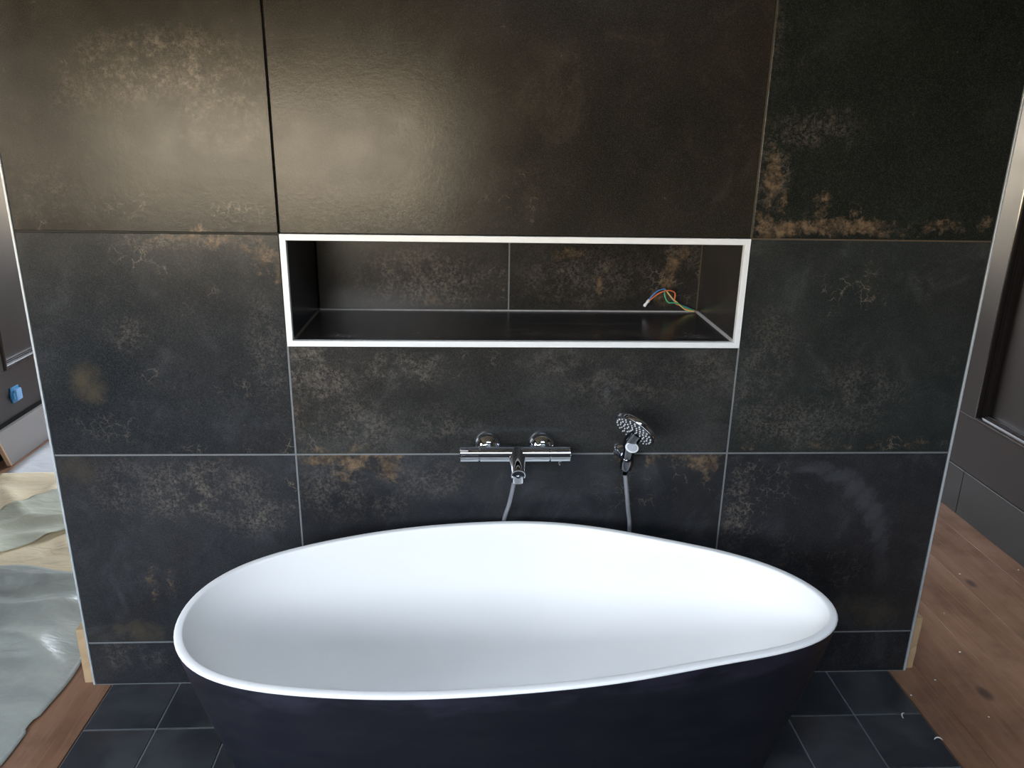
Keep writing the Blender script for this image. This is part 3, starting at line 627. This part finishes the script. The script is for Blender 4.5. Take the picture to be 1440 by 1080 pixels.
# ------------------------------------------------------------------ bath mixer
mx = thing('bath_mixer', (0, -0.065, 0.75), 'chrome thermostatic bath mixer bar mounted on the tiles above the tub', 'faucet')
BZ, BY, BR = 0.773, -0.065, 0.0215
def cyl_x(x0, x1, r, bev=0.002):
    b = bmesh.new(); lathe(b, (x0, BY, BZ), (1, 0, 0), [(0, r - bev), (bev, r), (x1 - x0 - bev, r), (x1 - x0, r - bev)], 40); return b
auto_smooth(obj('body', cyl_x(-0.0975, 0.0905, BR), M['chrome'], mx))
kn = auto_smooth(obj('temperature_knob', cyl_x(-0.150, -0.0985, BR), M['chrome'], mx))
for k, (dx, w_) in enumerate(((0.0, 0.020), (0.0, 0.016))):
    b = bmesh.new(); th = math.radians(50 - k * 13); rr = BR + 0.0003
    for a0, a1 in ((th - 0.05, th + 0.05),):
        vv = [b.verts.new((x, BY - rr * math.cos(a), BZ + rr * math.sin(a))) for x, a in ((-0.148, a0), (-0.148 + w_, a0), (-0.148 + w_, a1), (-0.148, a1))]
        b.faces.new(vv)
    obj('maker_mark', b, M['white_plastic'], kn)
k2 = auto_smooth(obj('flow_knob', cyl_x(0.0915, 0.147, BR), M['chrome'], mx))
b = bmesh.new(); lathe(b, (0.119, BY - 0.008, BZ - 0.0185), (0, -0.25, -1), [(0, 0.0045), (0.007, 0.0045), (0.0085, 0.003)], 16)
auto_smooth(obj('stop_button', b, M['chrome'], k2))
for x in (-0.075, 0.075):
    b = bmesh.new(); lathe(b, (x, 0.0, BZ), (0, -1, 0), [(0, 0.0385), (0.004, 0.0388), (0.012, 0.0370), (0.021, 0.0320), (0.029, 0.024), (0.033, 0.018), (0.034, 0.0145), (0.062, 0.0145)], 40)
    auto_smooth(obj('wall_rosette', b, M['chrome'], mx), 50)
# spout: leans forward and down, cut off obliquely, with a diverter in its mouth
sp0 = Vector((0.003, -0.060, 0.776)); sp1 = Vector((0.003, -0.142, 0.746)); ax = (sp1 - sp0)
b = bmesh.new(); L_ = ax.length
lathe(b, sp0, ax, [(0, 0.0225), (0.02, 0.0222), (0.05, 0.0212), (L_ - 0.003, 0.0198), (L_, 0.0190), (L_, 0.0166), (L_ - 0.014, 0.0158)], 36, udir=(1, 0, 0))
sp = auto_smooth(obj('spout', b, M['chrome'], mx), 50)
b = bmesh.new(); lathe(b, sp0 + ax * ((L_ - 0.0138) / L_), ax, [(0, 0.0157), (0.001, 0.0157)], 28, udir=(1, 0, 0))
obj('spout_mouth', b, M['face'], sp)
b = bmesh.new(); q0 = sp0 + ax * ((L_ - 0.013) / L_) - Vector((0, 0, 0.008)); lathe(b, q0, ax, [(0, 0.0062), (0.007, 0.0062), (0.010, 0.0045), (0.0115, 0.001)], 18)
auto_smooth(obj('diverter_pin', b, M['chrome'], sp), 60)
b = bmesh.new(); lathe(b, (0.003, -0.131, 0.742), (0, -0.12, -1), [(0, 0.0175), (0.016, 0.0175), (0.0185, 0.0163), (0.0185, 0.013), (0.014, 0.0125)], 30)
auto_smooth(obj('outlet_ring', b, M['chrome'], sp), 50)

# ------------------------------------------------------------------ shower hose, holder and hand shower
b = bmesh.new()
hp = catmull([(0.003, -0.064, 0.748), (0.001, -0.062, 0.72), (-0.004, -0.058, 0.68), (-0.014, -0.050, 0.62), (-0.028, -0.034, 0.556), (-0.038, -0.030, 0.46), (-0.02, -0.035, 0.30), (0.06, -0.035, 0.14),
              (0.17, -0.035, 0.09), (0.27, -0.035, 0.16), (0.325, -0.035, 0.34), (0.330, -0.034, 0.52), (0.319, -0.046, 0.60), (0.308, -0.055, 0.67), (0.3015, -0.060, 0.712), (0.3005, -0.062, 0.724)], 10)
tube(b, hp, 0.0061, 12)
hose = tag(obj('shower_hose', b, M['chrome_dull'], smooth=True), 'thin grey shower hose hanging from the mixer and looping behind the tub', 'hose')
holder = thing('shower_holder', (0.298, 0.0, 0.75), 'small chrome wall holder carrying the hand shower', 'bracket')
b = bmesh.new(); lathe(b, (0.296, 0.0, 0.757), (0, -1, 0), [(0, 0.021), (0.004, 0.0212), (0.009, 0.018), (0.014, 0.0125), (0.036, 0.0115)], 30)
auto_smooth(obj('wall_plate', b, M['chrome'], holder), 50)
hd = Vector((0.06, -0.20, 0.98)).normalized()                                  # axis of handle
hb = Vector((0.3005, -0.062, 0.726))
b = bmesh.new(); lathe(b, hb + hd * 0.006, hd, [(0, 0.0135), (0.001, 0.0165), (0.034, 0.0180), (0.036, 0.0165), (0.036, 0.0142), (0.0, 0.0118)], 30, False, False)
auto_smooth(obj('cup', b, M['chrome_shaded'], holder), 50)
hs = thing('hand_shower', tuple(hb), 'chrome hand shower with round white-nozzled spray face on the wall', 'shower head')
HC = Vector((0.307, -0.108, 0.857)); HN = Vector((-0.60, -0.50, -0.63)).normalized()   # spray face centre and direction
neck = HC - HN * 0.016 + Vector((0.004, 0.004, -0.018))
path = catmull([hb, hb + hd * 0.03, hb + hd * 0.065, hb + hd * 0.09 + Vector((0.0, 0.0, 0)), neck], 8)
rad = [0.0110 + 0.0090 * min(1.0, i / (len(path) - 1) * 1.25) for i in range(len(path))]
b = bmesh.new(); tube(b, path, rad, 22)
hnd = obj('handle', b, M['chrome_shaded'], hs, smooth=True); auto_smooth(hnd, 50)
b = bmesh.new(); lathe(b, hb - hd * 0.016, hd, [(0, 0.0068), (0.002, 0.0085), (0.018, 0.0092), (0.020, 0.0105), (0.023, 0.0105)], 20)
auto_smooth(obj('hose_nut', b, M['chrome'], hs), 50)
b = bmesh.new()
lathe(b, HC, -HN, [(0.0, 0.0560), (0.001, 0.0592), (0.008, 0.0605), (0.013, 0.0590), (0.018, 0.052), (0.021, 0.040), (0.0235, 0.022), (0.024, 0.002)], 48)
head = auto_smooth(obj('spray_head', b, M['chrome'], hs), 40)
b = bmesh.new(); lathe(b, HC, HN, [(0, 0.0555), (0.0012, 0.0550)], 48)
obj('spray_face', b, M['face'], head)
_, U_, V_ = frame_basis(HN)
b = bmesh.new()
for r_, n_ in ((0.0090, 4), (0.0195, 9), (0.0300, 14), (0.0405, 18), (0.0505, 23)):
    for k in range(n_):
        a = 2 * math.pi * (k + 0.5 * (n_ % 2)) / n_
        lathe(b, HC + HN * 0.001 + U_ * r_ * math.cos(a) + V_ * r_ * math.sin(a), HN, [(0, 0.0023), (0.0030, 0.0017)], 7, False, True)
nz = obj('nozzles', b, M['nozzle'], head, kind='stuff')
# oval push button on the neck, facing the room
bc = Vector((0.306, -0.0985, 0.806)); bn = Vector((-0.12, -0.86, 0.42)).normalized()
b = bmesh.new(); lathe(b, bc - bn * 0.006, bn, [(0, 0.0135), (0.0125, 0.0135), (0.014, 0.0120)], 28, sx=1.3, udir=(0.86, 0, -0.35))
bt = auto_smooth(obj('push_button', b, M['white_plastic'], hs), 50)
b = bmesh.new(); lathe(b, bc + bn * 0.0081, bn, [(0, 0.0105), (0.0008, 0.0100)], 28, sx=1.32, udir=(0.86, 0, -0.35))
obj('button_pad', b, M['grey_plastic'], bt)

# ------------------------------------------------------------------ wires in the niche
wb = thing('cable_ends', (0.50, 0.33, nz0), 'four loose coloured wires with a white connector in the right niche corner', 'cable')
W = {'wire_blue': [(0.421, 0.330, 1.113), (0.432, 0.331, 1.127), (0.448, 0.333, 1.141), (0.468, 0.334, 1.147), (0.474, 0.336, 1.143), (0.486, 0.338, 1.129), (0.504, 0.342, 1.108), (0.527, 0.346, 1.096), (0.56, 0.352, 1.0815)],
     'wire_red': [(0.423, 0.326, 1.112), (0.436, 0.326, 1.124), (0.455, 0.327, 1.137), (0.478, 0.328, 1.144), (0.497, 0.330, 1.140), (0.503, 0.332, 1.130), (0.503, 0.334, 1.113), (0.511, 0.337, 1.100), (0.530, 0.342, 1.094), (0.556, 0.348, 1.0775), (0.578, 0.354, 1.0755)],
     'wire_green': [(0.472, 0.338, 1.146), (0.470, 0.333, 1.133), (0.474, 0.328, 1.118), (0.483, 0.326, 1.107), (0.498, 0.328, 1.106), (0.513, 0.332, 1.103), (0.525, 0.338, 1.096), (0.548, 0.346, 1.0845), (0.574, 0.352, 1.0775)],
     'wire_yellow': [(0.470, 0.342, 1.147), (0.476, 0.336, 1.141), (0.486, 0.332, 1.129), (0.498, 0.332, 1.116), (0.511, 0.334, 1.106), (0.526, 0.336, 1.093), (0.545, 0.344, 1.080), (0.57, 0.348, 1.0745)]}
for k, pts in W.items():
    b = bmesh.new(); tube(b, catmull(pts, 5), 0.0021, 7)
    obj('wire', b, M[k], wb, smooth=True)['label'] = k.split('_')[1] + ' insulated wire'
b = bmesh.new(); tube(b, [(0.408, 0.3265, 1.094), (0.411, 0.327, 1.0985), (0.4145, 0.3275, 1.103), (0.419, 0.328, 1.109), (0.4235, 0.3285, 1.115)], [0.004, 0.0055, 0.0042, 0.0055, 0.0045], 8)
obj('connector', b, M['white_plastic'], wb, smooth=True)

# ------------------------------------------------------------------ battens at the foot of the partition
def batten(s, label):
    x0, x1 = sorted((s * (PW + 0.0005), s * (PW + 0.029)))
    b = bmesh.new(); nseg = 9
    prev = None
    for i in range(nseg + 1):                         # slightly ragged front edge
        z = 0.186 * i / nseg; w_ = rnd.uniform(-0.0015, 0.0015)
        cur = [b.verts.new(v) for v in ((x0, 0.012 + w_, z), (x1, 0.012 - w_, z), (x1, PD - 0.01, z), (x0, PD - 0.01, z))]
        if prev:
            for k in range(4): b.faces.new((prev[k], prev[(k + 1) % 4], cur[(k + 1) % 4], cur[k]))
        else: b.faces.new(cur)
        prev = cur
    b.faces.new(prev)
    return tag(obj('wooden_batten', b, M['batten']), label, 'batten', 'battens at the foot of the tiled partition')
batten(-1, 'raw pine batten at the partition foot beside the plastic sheeting')
batten(1, 'raw pine batten at the partition foot beside the bare brown boards')

# ------------------------------------------------------------------ left side: sheets on the floor, grey board, blue box
def sheet(name, poly_fn, nu, nv, height, mat, label, cat, group=None):
    b = bmesh.new(); g_ = []
    for i in range(nu + 1):
        row = []
        for j in range(nv + 1):
            x, y = poly_fn(i / nu, j / nv); row.append(b.verts.new((x, y, height(x, y, i / nu, j / nv))))
        g_.append(row)
    for i in range(nu):
        for j in range(nv):
            b.faces.new((g_[i][j], g_[i + 1][j], g_[i + 1][j + 1], g_[i][j + 1]))
    o = obj(name, b, mat, smooth=True)
    sm = o.modifiers.new('thickness', 'SOLIDIFY'); sm.thickness = 0.0012; sm.offset = 1
    return tag(o, label, cat, group)
def nz_(x, y, s, sd=0.0): return noise.noise(Vector((x * s, y * s, sd)))
def ridge(x, y, s, sd): return 1 - abs(noise.noise(Vector((x * s, y * s * 1.3, sd)))) * 2
sheet('white_paper_sheet', lambda u, v: (-2.34 + 1.0 * u, 1.36 + 1.2 * v), 20, 20, lambda x, y, u, v: 0.0025 + 0.006 * max(0, nz_(x, y, 4, 3)), M['paper_white'],
      'white paper sheet on the floor beside the grey board', 'paper')
def h_paper(x, y, u, v):
    e = max(0, min(1, min(u, 1 - u, v, 1 - v) * 8))
    fold = 0.012 * max(0.0, min(1.0, (y - 1.03 - 0.22 * (x + 1.8)) / 0.03))
    return 0.012 + e * (0.020 * max(0, ridge(x, y, 3.0, 2.0)) ** 3 + 0.010 * (0.5 + 0.5 * nz_(x, y, 5, 6))) + fold * e
sheet('masking_paper', lambda u, v: (-2.35 + 1.03 * u, 0.48 + (1.01 + 0.01 * math.sin(9 * u)) * v), 50, 60, h_paper, M['paper'],
      'cream masking paper creased over the floor behind the green film', 'paper')
def strip_xy(u, v):                                       # runs diagonally over the paper
    ux, uy = -2.30 + 0.34 * v + 0.25 * v * v, 0.66 + 0.80 * v        # far edge
    lx, ly = -2.24 + 0.86 * v, 0.53 + 0.60 * v                        # near edge
    return (ux + (lx - ux) * u + 0.015 * math.sin(7 * v), uy + (ly - uy) * u - 0.015 * math.sin(6 * v + 1))
def h_strip(x, y, u, v):
    return h_paper(x, y, (x + 2.35) / 1.03, (y - 0.48) / 1.01) + 0.006 + 0.022 * max(0, ridge(x, y, 4.0, 9.0)) ** 2
sheet('film_strip', strip_xy, 24, 50, h_strip, M['film_strip'], 'pale green plastic film lying diagonally across the cream paper', 'plastic sheet')
def pl_xy(u, v):
    xr = -1.338 + 0.008 * math.sin(11 * v) + 0.012 * nz_(0, v, 9, 1) - (0.010 if 0.60 < v < 0.63 else 0.0)
    return (-2.36 + (xr + 2.36) * u, -1.3 + (1.84 + 0.03 * math.sin(4.5 * u + 1.2) + 0.02 * math.sin(13 * u)) * v)
def h_pl(x, y, u, v):
    e = min(1, (1 - u) * 7, v * 8 + 0.05)
    far = math.exp(-((v - 0.965) / 0.035) ** 2) * 0.03
    lift = h_paper(x, y, (x + 2.35) / 1.03, (y - 0.48) / 1.01) + 0.004 if y > 0.45 else 0.0
    return max(lift, 0.0) + 0.006 + e * (0.035 * max(0, ridge(x, y, 2.2, 5.0)) ** 4 + 0.02 * (0.5 + 0.5 * nz_(x, y, 2.6, 4)) + far) + (0.040 if v > 0.9 else 0.040 * max(0, (v - 0.78) / 0.12)) * min(1, (1 - u) * 7 + 0.1)
sheet('plastic_sheeting', pl_xy, 60, 110, h_pl, M['plastic_sheet'], 'grey-green crumpled plastic sheeting on the floor beside the partition', 'plastic sheet')

gb = thing('grey_board', (-2.375, 1.9, 0), 'loose grey skirting board with a slanted raw cut end', 'board')
b = bmesh.new()
pr = ((1.527, 0.192), (1.603, 0.004), (2.9, 0.004), (2.9, 0.192))
a_ = [b.verts.new((-2.358, y, z)) for y, z in pr]; c_ = [b.verts.new((-2.376, y, z)) for y, z in pr]
b.faces.new(a_); b.faces.new(c_[::-1])
for k in range(1, 4): b.faces.new((a_[k], c_[k], c_[(k + 1) % 4], a_[(k + 1) % 4]))
b.faces.new((a_[0], c_[0], c_[1], a_[1]))
obj('face_panel', b, M['board_grey'], gb)
b = bmesh.new()
ed = [(-2.3575, 1.5262, 0.192), (-2.3575, 1.6022, 0.004), (-2.3775, 1.6022, 0.004), (-2.3775, 1.5262, 0.192)]
lo_ = [b.verts.new(v) for v in ed]; hi_ = [b.verts.new((x, y - 0.011, z)) for x, y, z in ed]
b.faces.new(lo_); b.faces.new(hi_[::-1])
for k in range(4): b.faces.new((lo_[k], hi_[k], hi_[(k + 1) % 4], lo_[(k + 1) % 4]))
obj('cut_edge', b, M['mdf'], gb)['label'] = 'raw pale brown cut edge'

bx = thing('socket_box', (XL, 1.795, 0.305), 'small blue plastic wall box fixed to the dark panelled wall', 'wall box')
b = bbox(XL, XL + 0.010, 1.760, 1.826, 0.266, 0.346, 0.004, 2); auto_smooth(obj('back_plate', b, M['blue'], bx))
b = bbox(XL + 0.010, XL + 0.026, 1.772, 1.820, 0.276, 0.334, 0.006, 2); auto_smooth(obj('cover', b, M['blue_pale'], bx))
b = bbox(XL + 0.002, XL + 0.022, 1.752, 1.766, 0.288, 0.322, 0.003, 2); auto_smooth(obj('clip', b, M['blue'], bx))

# ------------------------------------------------------------------ crumbs and shavings
CR = [(1.478, 0.082), (1.318, -0.049), (1.206, -0.113), (1.385, -0.21), (1.552, 0.296), (2.013, 0.571), (1.762, 0.546), (1.30, 0.15), (1.66, -0.35)]
CL = ['tiny white plaster crumb on the boards, level with the right batten top', 'tiny white plaster crumb on the boards just right of the batten foot', 'tiny white plaster crumb on the board edge touching the floor tiles',
      'tiny white plaster crumb just in front of the nearer dark knot', 'tiny white plaster crumb between partition edge and the farther dark knot', 'tiny white plaster crumb against the right base board',
      'tiny white plaster crumb just beyond the farther dark knot', 'tiny white plaster crumb on the boards close beside the right batten', 'tiny white plaster crumb nearest the camera on the right-hand boards']
for i, (x, y) in enumerate(CR):
    b = bmesh.new(); bmesh.ops.create_icosphere(b, subdivisions=1, radius=0.0023 + 0.0014 * rnd.random())
    for v in b.verts: v.co = Vector((v.co.x * rnd.uniform(0.7, 1.4), v.co.y * rnd.uniform(0.7, 1.4), v.co.z * 0.7))
    lz = min(v.co.z for v in b.verts)
    bmesh.ops.translate(b, verts=b.verts, vec=(x, y, -lz))
    tag(obj('plaster_crumb', b, M['crumb']), CL[i], 'crumb', 'plaster crumbs on the boards')
for (x, y, a0, a1, r_, lb) in ((1.152, -0.204, 1.9, 3.4, 0.022, 'thin curved white shaving in the middle of a dark floor tile'), (1.185, -0.297, 0.2, 2.6, 0.012, 'curled white shaving on the edge between floor tile and boards')):
    b = bmesh.new(); tube(b, [(x + r_ * math.cos(a0 + (a1 - a0) * k / 10), y + r_ * 0.8 * math.sin(a0 + (a1 - a0) * k / 10), 0.0022 + 0.003 * math.sin(math.pi * k / 10)) for k in range(11)], [0.0008 + 0.0012 * math.sin(math.pi * (k + 0.5) / 11) for k in range(11)], 6)
    tag(obj('shaving', b, M['crumb'], smooth=True), lb, 'shaving')
